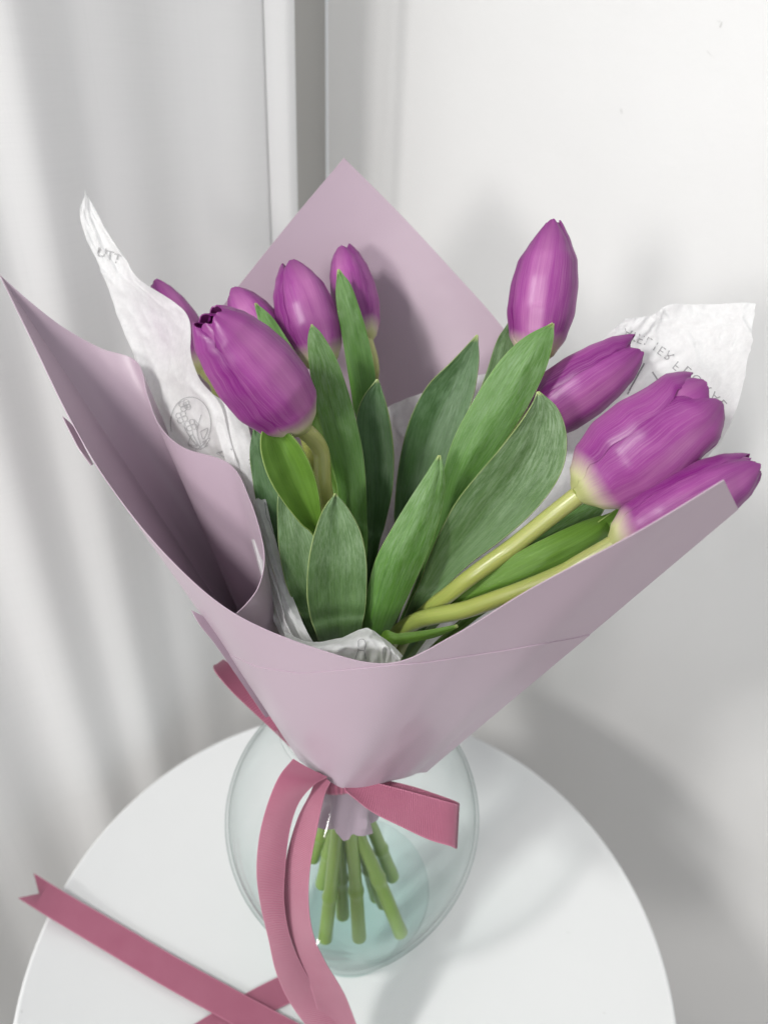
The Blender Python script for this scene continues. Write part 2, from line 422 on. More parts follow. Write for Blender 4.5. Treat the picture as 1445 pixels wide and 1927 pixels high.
def ruled(name, pairs, nu, nv, mat, bulge=0.0, thick=0.0004, v0=None, off=0.0, wr=0.0, seed=0, corner=False):
    """pairs: (top point, bottom point) each (px,py,d); straight rulings like bent paper"""
    T = edge_pts([p[0] for p in pairs], nu, corner); B = edge_pts([p[1] for p in pairs], nu, corner)
    V = [v0(k / nu) if v0 else 0 for k in range(nu + 1)]
    rows = []
    for j in range(nv + 1):
        row = []
        for i in range(nu + 1):
            v = V[i] + (1 - V[i]) * j / nv
            a = P(*T[i]); b = P(*B[i]); p = a.lerp(b, v)
            p -= FWD * (bulge * math.sin(math.pi * v) + off)
            if wr:
                p -= FWD * wr * v * v * (noise.noise(Vector((i / nu * 6 + seed, v * 2.0, seed))) + 0.6 * noise.noise(Vector((i / nu * 16 + seed, v * 5.0, seed))))
            row.append(p)
        rows.append(row)
    return grid_obj(name, rows, mat, None, thick)

# ------------------------------------------------------------------ lilac wrapping sheets
G_WRAP = 'lilac wrapping sheets around the tulips'
Cpairs = [((0, 517, .375), (590, 1405, .445)), ((60, 640, .362), (585, 1405, .44)), ((133, 790, .348), (578, 1410, .435)), ((208, 915, .337), (568, 1418, .425)),
          ((316, 1048, .322), (562, 1428, .415)), ((440, 1154, .305), (575, 1440, .388)), ((600, 1222, .293), (608, 1462, .376)),
          ((735, 1248, .287), (648, 1481, .372)), ((860, 1192, .277), (690, 1478, .373)), ((1000, 1107, .264), (730, 1469, .378)),
          ((1200, 1000, .250), (770, 1460, .382)), ((1361, 903, .242), (793, 1453, .387)), ((1388, 958, .2425), (802, 1452, .389))]
def on_plane(px, py, a, b, c):
    n = (b - a).cross(c - a); r = ray(px, py); return (a - CAM).dot(n) / r.dot(n)
_a, _b, _c = P(*Cpairs[-2][0]), P(*Cpairs[-2][1]), P(*Cpairs[-3][0]).lerp(P(*Cpairs[-2][0]), .6) 
Cpairs[-1] = ((1388, 958, on_plane(1388, 958, _a, _b, _c)), (802, 1452, on_plane(802, 1452, _a, _b, _c)))
root = thing('wrapping_paper', 'lilac wrapping sheet crossing the front in a wide pale curve down to the ribbon', 'wrapping paper', tuple(P(650, 1480, .41)), G_WRAP)
keep(ruled('sheet', Cpairs, 120, 30, M_WRAP, corner=True, wr=.0022), root)
def tuft():
    rows = []
    for j in range(13):
        v = j / 12; row = []
        for i in range(41):
            a = 2 * math.pi * i / 40
            r = (50 + 8 * v) * (1 + 0.20 * math.sin(a * 6 + 1 + 2.5 * v) * (0.5 + v) + 0.14 * math.sin(a * 11 - 4 * v)) * (1 - 0.25 * v)
            cx = 650 + 6 * v; cy = 1474 + 62 * v + (22 * v * (0.5 + 0.5 * math.cos((a - 1.4))))
            row.append(P(cx + r * math.cos(a), cy + 0.42 * r * math.sin(a), .404 + 0.006 * v - 0.016 * math.sin(a)))
        rows.append(row)
    return grid_obj('gathered_end', rows, M_WRAP, None, 0.0004)
keep(tuft(), root)
YC = [(100, 1010), (200, 1070), (330, 1165), (425, 1227), (483, 1254), (566, 1267), (649, 1260), (735, 1251), (803, 1246), (958, 1222), (1081, 1200), (1250, 1160)]
def ycurve(x):
    for (a, b), (c, d) in zip(YC, YC[1:]):
        if x <= c: return b + (d - b) * (x - a) / (c - a)
    return YC[-1][1]
def pix(p):
    q_ = p - CAM; d = q_.dot(FWD); return 722.5 + q_.dot(RIGHT) / d * F_PX, 963.5 - q_.dot(UP) / d * F_PX
_T = edge_pts([p[0] for p in Cpairs], 120, True); _B = edge_pts([p[1] for p in Cpairs], 120, True)
def vstart(u):
    i = int(round(u * 120)); a = P(*_T[i]); b = P(*_B[i])
    for k in range(2, 900):
        x, y = pix(a.lerp(b, k / 1000))
        if y > ycurve(x): return max(.012, k / 1000)
    return .9
o = ruled('wrapping_paper', Cpairs, 120, 24, M_WRAP, v0=vstart, off=0.0007, corner=True, wr=.0022)
tag(o, 'second lilac sheet over the lower front of the wrap, its thin top edge curved', 'wrapping paper', G_WRAP)
Bpairs = [((0, 517, .375), (590, 1405, .445)), ((60, 570, .381), (586, 1395, .45)), ((120, 616, .388), (580, 1385, .455)), ((190, 655, .394), (570, 1375, .46)),
          ((257, 680, .396), (555, 1370, .46)), ((278, 745, .388), (548, 1372, .455)), ((300, 800, .379), (545, 1375, .45)), ((345, 842, .369), (545, 1378, .445)),
          ((432, 873, .357), (550, 1382, .435)), ((470, 940, .343), (556, 1388, .428)), ((493, 1015, .331), (562, 1394, .42)), ((497, 1062, .323), (566, 1400, .415)),
          ((486, 1105, .316), (568, 1405, .413)), ((465, 1135, .312), (570, 1410, .411)), ((442, 1157, .3085), (570, 1415, .41))]
o = ruled('wrapping_paper', Bpairs, 120, 36, M_WRAP)
tag(o, 'lilac sheet rolled into the deep flute at the far left of the bouquet', 'wrapping paper', G_WRAP)
def dA(x): return .405 - .05 * ((x - 640) / 450) ** 2
Apairs = [((x, y, dA(x)), (bx, 1365, dA(x) + .07)) for x, y, bx in [(330, 690, 560), (450, 537, 590), (548, 415, 615), (647, 297, 640), (750, 400, 660), (850, 508, 680), (948, 620, 700), (1040, 760, 720), (1100, 900, 740)]]
# the peak is a cut corner of one smoothly bent sheet: depth depends only on where a point lies on the sheet
def back_sheet():
    half1 = Apairs[:4]; half2 = Apairs[3:]
    T = spline([p[0][:2] for p in half1], 40) + spline([p[0][:2] for p in half2], 50)[1:]
    B = spline([p[1][:2] for p in half1], 40) + spline([p[1][:2] for p in half2], 50)[1:]
    rows = []
    for j in range(41):
        v = j / 40; row = []
        for i in range(len(T)):
            x = T[i][0] + (B[i][0] - T[i][0]) * v; y = T[i][1] + (B[i][1] - T[i][1]) * v
            f = (y - 297) / 1068
            d = .392 + .075 * f + .022 * math.sin(math.pi * f) - .055 * ((x - 650) / 450) ** 2 * (1 - f * .5) + .0022 * math.sin(x / 60 + y / 170) * f
            row.append(P(x, y, d))
        rows.append(row)
    return grid_obj('wrapping_paper', rows, M_WRAP, None, 0.0004)
tag(back_sheet(), 'tall lilac sheet standing behind the flowers and ending in a pointed peak', 'wrapping paper', G_WRAP)
root_d = thing('wrapping_paper', 'lilac under-sheet showing only as slivers along the lower left edge of the wrap', 'wrapping paper', tuple(P(540, 1400, .43)), G_WRAP)
keep(loft('sheet_edge', [(118, 784, .366, 119, 784, .366), (126, 800, .365, 136, 800, .369), (136, 820, .364, 148, 820, .370), (150, 846, .364, 160, 844, .371), (172, 876, .366, 176, 874, .372)], 30, 4, M_WRAP, thick=.0004), root_d)
keep(loft('sheet_edge', [(360, 1148, .350, 362, 1149, .350), (378, 1178, .350, 400, 1170, .356), (405, 1212, .356, 440, 1200, .364), (445, 1270, .372, 480, 1260, .38), (500, 1350, .40, 530, 1340, .41)], 30, 4, M_WRAP, thick=.0004), root_d)

# ------------------------------------------------------------------ tissue
G_T = 'white printed tissue inside the wrap'
def wrinkle(amp, seed, sx=3, sy=4):
    def f(p, u, v, nrm, w):
        q = Vector((u * sx + seed, v * sy + seed, seed * .7))
        r = 1 - abs(noise.noise(q * 1.3)) * 2
        r2 = 1 - abs(noise.noise(q * 2.9 + Vector((4, 1, 2)))) * 2
        return p + nrm * amp * (r * r * r + 0.5 * r2 * r2 * r2)
    return f
T1 = [(162, 359, .400, 164, 362, .400), (152, 408, .400, 182, 398, .396), (168, 458, .400, 213, 452, .394), (187, 497, .401, 241, 492, .390), (204, 540, .403, 263, 526, .384),
      (226, 600, .408, 330, 570, .380), (254, 670, .412, 357, 602, .376), (276, 740, .414, 361, 664, .373), (298, 800, .410, 376, 712, .371), (336, 856, .402, 415, 762, .367),
      (395, 890, .395, 434, 830, .366), (446, 935, .386, 458, 896, .362), (470, 1000, .374, 483, 956, .354), (488, 1068, .362, 502, 1024, .345), (508, 1140, .348, 524, 1110, .338), (532, 1205, .336, 550, 1192, .326), (560, 1260, .345, 600, 1235, .34)]
root_t1 = thing('tissue_paper', 'white tissue standing above the left flute, printed with a round flower emblem', 'tissue paper', tuple(P(480, 1180, .34)), G_T)
t1 = keep(loft('sheet', T1, 150, 40, M_TISSUE, cup=0.05, extra=wrinkle(0.0023, 2.3, 1.8, 7)), root_t1)
T1B = [(390, 735, .378, 462, 780, .372), (410, 815, .374, 480, 850, .366), (435, 890, .368, 497, 925, .358), (480, 970, .356, 515, 1000, .352), (505, 1040, .348, 537, 1080, .345), (525, 1110, .342, 556, 1135, .338), (540, 1170, .335, 583, 1197, .328), (560, 1240, .34, 620, 1250, .34)]
root_t1b = thing('tissue_paper', 'narrow white tissue fold with letters running down beside the dark left leaves', 'tissue paper', tuple(P(550, 1200, .34)), G_T)
t1b = keep(loft('sheet', T1B, 80, 16, M_TISSUE, cup=-0.12, extra=wrinkle(0.0014, 5.1, 1.2, 5)), root_t1b)

def patch(name, R, nu, nv, mat, wr=None):
    cols = [spline(r, nu) for r in R]
    rows = []
    full = [spline([c[i] for c in cols], nv) for i in range(nu + 1)]
    for j in range(nv + 1):
        row = []
        for i in range(nu + 1):
            p = P(*full[i][j])
            if wr: p = wr(p, i / nu, j / nv, -FWD, 1)
            row.append(p)
        rows.append(row)
    return grid_obj(name, rows, mat)
T2 = [[(1176, 600, .345), (1225, 594, .343), (1256, 576, .340), (1340, 573, .332), (1420, 572, .322)],
      [(1110, 655, .353), (1190, 650, .349), (1265, 645, .343), (1340, 650, .333), (1409, 650, .318)],
      [(1030, 700, .363), (1120, 720, .357), (1220, 730, .347), (1310, 740, .335), (1391, 738, .314)],
      [(950, 790, .375), (1040, 820, .366), (1140, 840, .353), (1250, 850, .338), (1352, 832, .314)],
      [(890, 930, .388), (960, 960, .375), (1050, 985, .360), (1130, 990, .345), (1230, 960, .325)],
      [(800, 1120, .410), (840, 1140, .395), (890, 1150, .38), (930, 1140, .36), (990, 1130, .335)],
      [(680, 1360, .45), (690, 1360, .44), (705, 1360, .43), (720, 1360, .415), (740, 1350, .40)]]
root_t2 = thing('tissue_paper', 'white tissue sheet with arched capital letters rising at the right behind the tulips', 'tissue paper', tuple(P(700, 1300, .43)), G_T)
t2 = keep(patch('sheet', T2, 60, 100, M_TISSUE, wrinkle(0.0024, 8.2, 5, 7)), root_t2)
T4 = [[(690, 800, .405), (735, 764, .403), (800, 739, .400), (880, 712, .395), (980, 690, .385)],
      [(700, 950, .412), (735, 930, .415), (790, 900, .415), (860, 880, .405), (930, 870, .395)],
      [(680, 1150, .425), (710, 1150, .43), (740, 1140, .43), (780, 1130, .42), (830, 1120, .41)],
      [(660, 1350, .45), (670, 1350, .455), (680, 1350, .455), (690, 1350, .45), (700, 1350, .44)]]
o = patch('tissue_paper', T4, 40, 60, M_TISSUE, wrinkle(0.003, 3.7, 5, 5))
tag(o, 'plain white tissue behind the middle leaves, in front of the peaked lilac sheet', 'tissue paper', G_T)
T3 = [[(535, 1188, .318), (585, 1207, .318), (640, 1200, .318), (688, 1181, .318), (716, 1196, .315), (738, 1213, .312), (759, 1234, .308)],
      [(540, 1215, .310), (590, 1225, .309), (640, 1222, .308), (685, 1212, .308), (716, 1216, .307), (735, 1228, .306), (752, 1242, .304)],
      [(548, 1262, .335), (590, 1270, .335), (640, 1275, .33), (680, 1275, .33), (710, 1272, .33), (730, 1270, .33), (745, 1266, .33)],
      [(560, 1300, .36), (600, 1310, .36), (640, 1320, .36), (670, 1320, .36), (690, 1320, .36), (710, 1315, .36), (720, 1310, .36)]]
root_t3 = thing('tissue_paper', 'crumpled white tissue corner peeping over the lowest point of the front rim', 'tissue paper', tuple(P(650, 1300, .33)), G_T)
t3 = keep(patch('sheet', T3, 60, 36, M_TISSUE, wrinkle(0.0022, 6.6, 6, 3)), root_t3)

# prints on the tissue: laid on the sheet's own surface
bpy.context.view_layer.update()
def bvh_of(o):
    mw = o.matrix_world; me = o.data
    return BVHTree.FromPolygons([mw @ v.co for v in me.vertices], [tuple(p.vertices) for p in me.polygons])
def on_sheet(bvh, px, py, off=0.00025, fallback=0.35):
    r = ray(px, py).normalized(); hit = bvh.ray_cast(CAM, r)
    if hit[0] is None: return None
    n = hit[1]; n = n if n.dot(r) < 0 else -n
    return hit[0] + n * off
def print_art(name, o, strokes, w, parent):
    bvh = bvh_of(o); verts = []; faces = []
    for st in strokes:
        pts = spline(st, max(6, len(st) * 5)) if len(st) > 2 else spline(st, 6)
        prev = None
        for k, p in enumerate(pts):
            q = pts[min(k + 1, len(pts) - 1)]; q0 = pts[max(k - 1, 0)]
            dx, dy = q[0] - q0[0], q[1] - q0[1]; L = math.hypot(dx, dy) or 1
            a = on_sheet(bvh, p[0] - dy / L * w / 2, p[1] + dx / L * w / 2); b = on_sheet(bvh, p[0] + dy / L * w / 2, p[1] - dx / L * w / 2)
            if a is None or b is None: prev = None; continue
            i = len(verts); verts += [tuple(a), tuple(b)]
            if prev is not None: faces.append((prev, prev + 1, i + 1, i))
            prev = i
    me = bpy.data.meshes.new(name); me.from_pydata(verts, [], faces); me.update()
    return keep(link(name, me, M_INK), parent)
def _letters(name, o, letters, parent):
    """letters: (char, px, py, size_px, angle_deg, flip)"""
    bvh = bvh_of(o); verts = []; faces = []
    for ch, cx, cy, size, ang, flip in letters:
        cu = bpy.data.curves.new('t', 'FONT'); cu.body = ch; cu.align_x = 'CENTER'; cu.align_y = 'CENTER'; cu.size = 1; cu.resolution_u = 4
        to = bpy.data.objects.new('t', cu); COL.objects.link(to)
        dg = bpy.context.evaluated_depsgraph_get(); tm = bpy.data.meshes.new_from_object(to.evaluated_get(dg))
        a = math.radians(ang); i0 = len(verts); ok = True; vs = []
        for v in tm.vertices:
            x, y = v.co.x * size, v.co.y * size * (1 if flip else -1)
            p = on_sheet(bvh, cx + x * math.cos(a) - y * math.sin(a), cy + x * math.sin(a) + y * math.cos(a))
            if p is None: ok = False; break
            vs.append(tuple(p))
        if ok:
            verts += vs; faces += [tuple(i0 + i for i in pl.vertices) for pl in tm.polygons]
        bpy.data.objects.remove(to); bpy.data.curves.remove(cu); bpy.data.meshes.remove(tm)
    me = bpy.data.meshes.new(name); me.from_pydata(verts, [], faces); me.update()
    return keep(link(name, me, M_INK, None, False), parent)
def print_strokes(name, o, strokes, w, parent):
    for st in strokes: print_art(name, o, [st], w, parent)
def print_letters(name, o, letters, parent):
    for l in letters: _letters(name, o, [l], parent)
arc = [('A', 1180, 627, 18), ('T', 1200, 634, 24), ('E', 1204, 637, 22), ('L', 1219, 642, 28), ('I', 1233, 651, 33), ('E', 1244, 660, 35), ('R', 1258, 669, 38), ('F', 1273, 688, 40), ('L', 1292, 697, 40),
       ('O', 1311, 714, 42), ('R', 1329, 731, 44), ('A', 1345, 747, 46), ('L', 1359, 760, 48)]
arc = [a for a in arc if a[0] != 'T' or a[1] != 1200]
arc.insert(1, ('T', 1192, 632, 24))
print_letters('printed_letter', t2, [(c, x, y, 25, a, True) for c, x, y, a in arc], root_t2)
print_strokes('printed_stroke', t2, [[(1212, 684), (1196, 712), (1180, 742)], [(1227, 700), (1240, 720)], [(1322, 838), (1343, 806), (1356, 824)]], 3.0, root_t2)
print_letters('printed_letter', t1, [('U', 192, 476, 26, 12, False), ('T', 207, 482, 26, 14, False), ('T', 221, 488, 26, 16, False), ('N', 424, 850, 34, -60, False)], root_t1)
emb = []
emb.append([(360 - 38 * math.sin(t * .2 - 2.9), 797 - 50 * math.cos(t * .2 - 2.9)) for t in range(0, 25)])
for fx, fy, s in ((349, 763, 7), (343, 785, 7), (360, 800, 7), (352, 762, 4)):
    for k in range(4):
        a = k * math.pi / 2 + .4
        emb.append([(fx + s * .9 * math.cos(a) + s * .75 * math.cos(b), fy + s * .9 * math.sin(a) + s * .75 * math.sin(b)) for b in [i * math.pi / 4 for i in range(9)]])
emb += [[(346, 793), (352, 812), (372, 840)], [(362, 808), (366, 824), (378, 842)], [(380, 780), (372, 812), (380, 842)],
        [(355, 836), (362, 818), (372, 838), (355, 836)], [(376, 800), (366, 790), (372, 812)], [(378, 812), (392, 806), (384, 826), (378, 812)], [(382, 832), (396, 824), (386, 842)], [(355, 838), (376, 845), (392, 838)]]
print_art('printed_emblem', t1, emb, 1.5, root_t1)
print_letters('printed_letter', t1b, [('R', 474, 868, 18, 78, False), ('A', 477, 884, 18, 80, False), ('L', 481, 899, 18, 82, False)], root_t1b)
print_strokes('printed_stroke', t1b, [[(498, 945), (506, 960), (512, 985), (503, 975), (498, 945)], [(508, 985), (515, 1005), (520, 1000)]], 1.5, root_t1b)
print_art('printed_bottle', t3, [[(668, 1240), (674, 1222), (675, 1206), (684, 1204), (688, 1210), (686, 1224), (688, 1240)], [(674, 1222), (686, 1224)]], 1.6, root_t3)

M_CHIP = m_plain('chipped_paint', (0.52, 0.52, 0.51), 0.8)
def chips(o, strokes, w, mat, parent=None):
    bvh = bvh_of(o)
    for st in strokes:
        vs = []
        for k, p in enumerate(spline(st, 8)):
            for sx in (-1, 1):
                h = on_sheet(bvh, p[0] + sx * w * .5, p[1] + sx * w * .25, 0.0002)
                if h: vs.append(tuple(h))
        n = len(vs) // 2; me = bpy.data.meshes.new('paint_chip')
        me.from_pydata(vs, [], [(2 * i, 2 * i + 1, 2 * i + 3, 2 * i + 2) for i in range(n - 1)]); me.update()
        c = link('paint_chip', me, mat); c.parent = parent or o
        if parent: c.matrix_parent_inverse = Matrix.Translation(-Vector(parent.location))
chips(bpy.data.objects['wall_right'], [[(1349, 40), (1357, 42), (1354, 52)], [(1330, 96), (1336, 103), (1343, 108)], [(1168, 205), (1170, 214)]], 2.2, M_CHIP)
chips(bpy.data.objects['tabletop'], [[(1066, 1754), (1070, 1757)], [(1134, 1906), (1138, 1907)], [(38, 1903), (43, 1905)]], 4.0, M_CHIP, bpy.data.objects['round_table'])
# ------------------------------------------------------------------ tulips
TIE = P(652, 1470, .418)
def tube(name, pts, rad, mat, sides=14, n=None):
    n = n or 22 * (len(pts) - 1)
    c = [Vector(p) for p in spline([tuple(p) for p in pts], n)]
    R = spline([(r,) for r in rad], n) if len(rad) == len(pts) else [(rad[0] + (rad[-1] - rad[0]) * k / n,) for k in range(n + 1)]
    up = Vector((0.3, 0.2, 1)); rows = []
    for k, p in enumerate(c):
        t = (c[min(k + 1, n)] - c[max(k - 1, 0)]).normalized()
        s = t.cross(Vector((0.9, 0.1, 0.2))).normalized(); q = t.cross(s)
        r = R[k][0] * (1 + 0.06 * noise.noise(p * 60) + (0.22 * math.exp(-((k / n - 0.90 - .03 * noise.noise(c[-1] * 90)) / .006) ** 2)))
        rows.append([p + s * (r * math.cos(2 * math.pi * i / sides)) + q * (r * math.sin(2 * math.pi * i / sides)) for i in range(sides)])
    # closed ends
    rows.insert(0, [c[0]] * sides); rows.append([c[-1]] * sides)
    o = grid_obj(name, rows, mat, closed=True)
    e = o.modifiers.new('cut_end', 'EDGE_SPLIT'); e.split_angle = math.radians(45)
    return o
RO = [(0, .12), (.035, .30), (.10, .58), (.21, .84), (.38, 1.0), (.56, .99), (.72, .88), (.86, .68), (.95, .47), (1, .30)]
WO = [(0, .20), (.05, .45), (.14, .80), (.30, 1.10), (.50, 1.20), (.68, 1.12), (.82, .94), (.92, .72), (.97, .52), (1, .30)]
def bloom(root, base, tip, R, rot=0.0, opn=0.0, flare={}, seed=0, top=1.0, fat=1.0, lens={}):
    ax = tip - base; L = ax.length; ax.normalize()
    xa = (CAM - base); xa = (xa - ax * xa.dot(ax)).normalized(); ya = ax.cross(xa)
    rng = random.Random(seed)
    for k in range(6):
        outer = k % 2 == 0; az = math.radians(rot) + k * math.pi / 3
        fl = flare.get(k, 0.0); ln = (1.0 if outer else 0.975) * (1 + rng.uniform(-.03, .015)) * lens.get(k, 1.0); ws = (1.0 if outer else .95) * rng.uniform(.97, 1.03)
        ph = rng.random() * 50; tw = rng.uniform(-.05, .05)
        rows = []
        NV, NU = 34, 24
        for j in range(NV + 1):
            s = j / NV; row = []
            r0 = interp(RO, s) * R * (1.0 if outer else 0.885)
            r0 += R * (opn * s ** 3 + fl * s ** 2)
            if s > .75: r0 *= 1 + (top - 1) * (s - .75) / .25
            hw = interp(WO, s) * R * ws * fat
            for i in range(NU + 1):
                t = 2 * i / NU - 1
                rr = r0
                ang = hw * t / max(r0, R * 0.42)
                ang = max(-1.45, min(1.45, ang))
                rr += R * 0.022 * t * min(1, s * 4)
                rr -= R * 0.055 * (abs(t) ** 4) * min(1, s * 2.5) * (1 - fl * 6) * (1.0 if outer else -0.2)
                rr -= R * (0.028 if outer else .012) * math.exp(-(t / .16) ** 2) * min(1, s * 5)
                rr += R * 0.012 * noise.noise(Vector((t * 1.1 + ph, s * 2.0, ph)))
                edge = abs(t) ** 6
                rr += R * 0.008 * edge * noise.noise(Vector((ph, s * 6, t * .3)))
                zz = L * ln * (s - 0.055 * s ** 5 * t * t)
                if s > .8: zz += L * 0.012 * noise.noise(Vector((t * 3.5, ph, s * 2))) * (s - .8) / .2
                a = az + ang + tw * s
                row.append(base + ax * zz + xa * (rr * math.cos(a)) + ya * (rr * math.sin(a)))
            rows.append(row)
        keep(grid_obj('petal', rows, M_PETAL, None, 0.0005), root)
    # receptacle under the petals
    pr = []
    for r, z in [(0, -0.001), (.16, -0.001), (.24, .02), (.30, .05), (.18, .10), (0, .11)]:
        pr.append([base + ax * (L * z) + xa * (R * r * math.cos(b)) + ya * (R * r * math.sin(b)) for b in [i * math.pi / 6 for i in range(12)]])
    keep(grid_obj('receptacle', pr, M_STEM, closed=True), root)

def leaf(root, LR, mat, cup=0.10, nv=48, nu=14, wav=0.0012, seed=0.0, crease=1.35):
    o = loft('leaf', LR, nv, nu, mat, cup=cup, wav=wav, seed=seed, crease=crease, thick=0.0007)
    keep(o, root); return o

def tulip(label, base, tip, Rpx, stem_way, end, rot=0, r=.0040, **kw):
    b = P(*base); tp = P(*tip); ax = (tp - b).normalized()
    R = Rpx / F_PX * (base[2] + tip[2]) / 2
    e = P(*end); off = Vector((random.uniform(-.006, .006), random.uniform(-.006, .006), 0))
    root = thing('tulip', label, 'tulip', tuple(e), 'purple tulips in the bouquet')
    pts = [b + ax * 0.003, b - ax * 0.012] + [P(*w) for w in stem_way] + [TIE + off, e.lerp(TIE + off, .45), e]
    m = len(pts)
    keep(tube('stem', pts, [r * 1.05, r] + [r] * (m - 5) + [r * .95, r * 1.05, r * 1.15], M_STEM), root)
    bloom(root, b, tp, R, rot, **kw)
    return root

# the nine flowers, each with its own leaves
tA = tulip('large tulip leaning left over the printed tissue, nearest of the left flowers', (574, 812, .322), (388, 588, .284), 82, [(612, 930, .335), (650, 1100, .37), (660, 1300, .415)], (612, 1766, .462), rot=24, opn=.02, seed=3, top=1.15)
tB = tulip('upright tulip held highest, against the bare wall at the right of the peak', (1004, 690, .345), (1040, 416, .338), 62, [(990, 800, .362), (850, 1080, .40), (700, 1350, .43)], (676, 1764, .466), rot=-8, seed=5, top=.75)
tC = tulip('tulip tilted right behind the long bright leaf, its tip touching the printed letters', (965, 815, .352), (1203, 652, .330), 62, [(900, 920, .37), (790, 1130, .40), (690, 1360, .428)], (708, 1688, .487), rot=28, seed=11, top=1.12, opn=.03)
tD = tulip('widest open tulip on a pale bare stem, second from the right', (1083, 935, .312), (1340, 735, .292), 93, [(960, 1032, .325), (860, 1106, .335), (770, 1190, .37), (690, 1350, .42)], (754, 1756, .462), rot=35, r=.0040, seed=21, opn=.06, flare={2: .10}, top=1.45)
tE = tulip('tulip at the far right lying along the rim of the front wrapping sheet', (1146, 1030, .300), (1430, 868, .284), 66, [(1036, 1090, .309), (890, 1143, .327), (745, 1195, .36), (680, 1360, .42)], (722, 1700, .475), rot=10, r=.0041, seed=31, opn=.0, top=1.1, fat=1.05)
tF = tulip('tulip with a slanted pointed tip standing in the middle of the back group', (612, 700, .372), (545, 492, .374), 58, [(632, 780, .385), (650, 1100, .415), (655, 1330, .44)], (645, 1722, .478), rot=15, seed=41, top=.9, opn=-.03)
tG = tulip('slim back tulip half covered by a narrow leaf before the lilac peak', (690, 650, .385), (645, 464, .392), 43, [(695, 760, .395), (680, 1100, .425), (665, 1330, .445)], (606, 1664, .474), rot=-25, seed=51, top=1.0)
tH = tulip('small tulip peeping out behind the large left one', (545, 705, .374), (440, 545, .378), 46, [(575, 800, .385), (630, 1100, .415), (650, 1330, .44)], (590, 1614, .474), rot=0, seed=61)
tI = tulip('tulip mostly hidden behind the standing left tissue, one petal edge showing', (392, 705, .405), (288, 530, .408), 40, [(402, 840, .43), (540, 1100, .435), (640, 1330, .44)], (738, 1650, .488), rot=30, seed=71)

def lf(root, spec, mat, **kw): return leaf(root, spec, mat, **kw)
# L1 boat-shaped bright leaf
lf(tA, [(503, 789, .305, 506, 789, .305), (491, 822, .305, 541, 812, .307), (494, 862, .306, 570, 846, .309), (508, 902, .309, 590, 890, .314), (534, 945, .315, 601, 935, .322), (566, 985, .324, 606, 975, .330), (595, 1020, .335, 612, 1015, .34), (630, 1150, .37, 640, 1150, .37), (650, 1350, .43, 658, 1350, .43)], M_LEAFB, cup=.30, seed=1)
# L5 front short leaf
lf(tA, [(630, 929, .322, 632, 929, .322), (607, 962, .320, 656, 958, .322), (590, 1010, .319, 678, 1000, .322), (580, 1065, .320, 689, 1050, .324), (578, 1120, .324, 690, 1100, .328), (585, 1165, .330, 687, 1150, .334), (600, 1210, .34, 678, 1200, .345), (640, 1370, .42, 665, 1370, .42)], M_LEAFG, cup=.14, seed=2)
# L2
lf(tF, [(585, 611, .337, 587, 611, .337), (580, 640, .338, 608, 632, .336), (583, 690, .340, 636, 682, .338), (592, 745, .342, 656, 740, .340), (605, 800, .344, 672, 800, .342), (622, 860, .347, 684, 860, .346), (634, 910, .352, 689, 920, .350), (640, 960, .357, 690, 980, .356), (648, 1030, .365, 690, 1050, .364), (650, 1360, .43, 668, 1360, .43)], M_LEAF, cup=-.10, seed=3)
# L3
lf(tG, [(636, 507, .366, 638, 507, .366), (632, 545, .366, 659, 535, .366), (636, 590, .367, 676, 580, .366), (645, 640, .368, 691, 630, .367), (655, 700, .370, 704, 690, .369), (664, 760, .374, 710, 760, .373), (672, 860, .382, 714, 860, .38), (655, 1350, .44, 675, 1350, .44)], M_LEAF, cup=-.08, seed=4)
# L4
lf(tF, [(709, 714, .358, 711, 714, .358), (685, 745, .358, 724, 750, .358), (671, 785, .360, 735, 800, .359), (671, 850, .363, 741, 860, .362), (680, 920, .367, 738, 925, .366), (685, 990, .373, 724, 990, .372), (686, 1060, .38, 708, 1060, .38), (655, 1350, .44, 675, 1350, .44)], M_LEAFD, cup=.12, seed=5)
# L6
lf(tC, [(825, 857, .318, 828, 857, .318), (800, 895, .319, 836, 895, .320), (770, 940, .321, 833, 945, .323), (737, 995, .324, 817, 1005, .326), (708, 1050, .328, 795, 1062, .330), (692, 1110, .334, 769, 1118, .336), (685, 1165, .342, 742, 1172, .343), (676, 1230, .36, 712, 1230, .36), (655, 1370, .42, 675, 1370, .42)], M_LEAF, cup=-.12, seed=6)
# L7
lf(tB, [(897, 630, .366, 899, 631, .366), (850, 680, .367, 901, 680, .366), (805, 725, .369, 892, 740, .367), (775, 780, .371, 872, 800, .369), (757, 840, .374, 850, 860, .372), (747, 900, .377, 832, 920, .376), (742, 960, .381, 815, 980, .38), (735, 1060, .39, 780, 1080, .39), (665, 1350, .44, 685, 1350, .44)], M_LEAFD, cup=.14, seed=7)
# L8 long bright leaf
lf(tB, [(1038, 608, .316, 1041, 609, .316), (988, 634, .320, 1040, 640, .317), (950, 668, .323, 1028, 690, .320), (915, 715, .326, 1003, 745, .324), (882, 770, .330, 970, 800, .328), (852, 830, .334, 933, 852, .333), (834, 890, .339, 895, 902, .339), (826, 945, .345, 862, 950, .345), (815, 1010, .353, 840, 1015, .353), (760, 1150, .38, 785, 1150, .38), (665, 1360, .43, 680, 1360, .43)], M_LEAF, cup=-.12, seed=8)
# pale leaf seen behind it
lf(tB, [(958, 605, .36, 960, 606, .36), (935, 640, .36, 985, 640, .36), (915, 700, .362, 975, 720, .362), (880, 800, .37, 940, 820, .37), (800, 1050, .40, 850, 1050, .40), (670, 1350, .44, 690, 1350, .44)], M_LEAFG, cup=.05, seed=9)
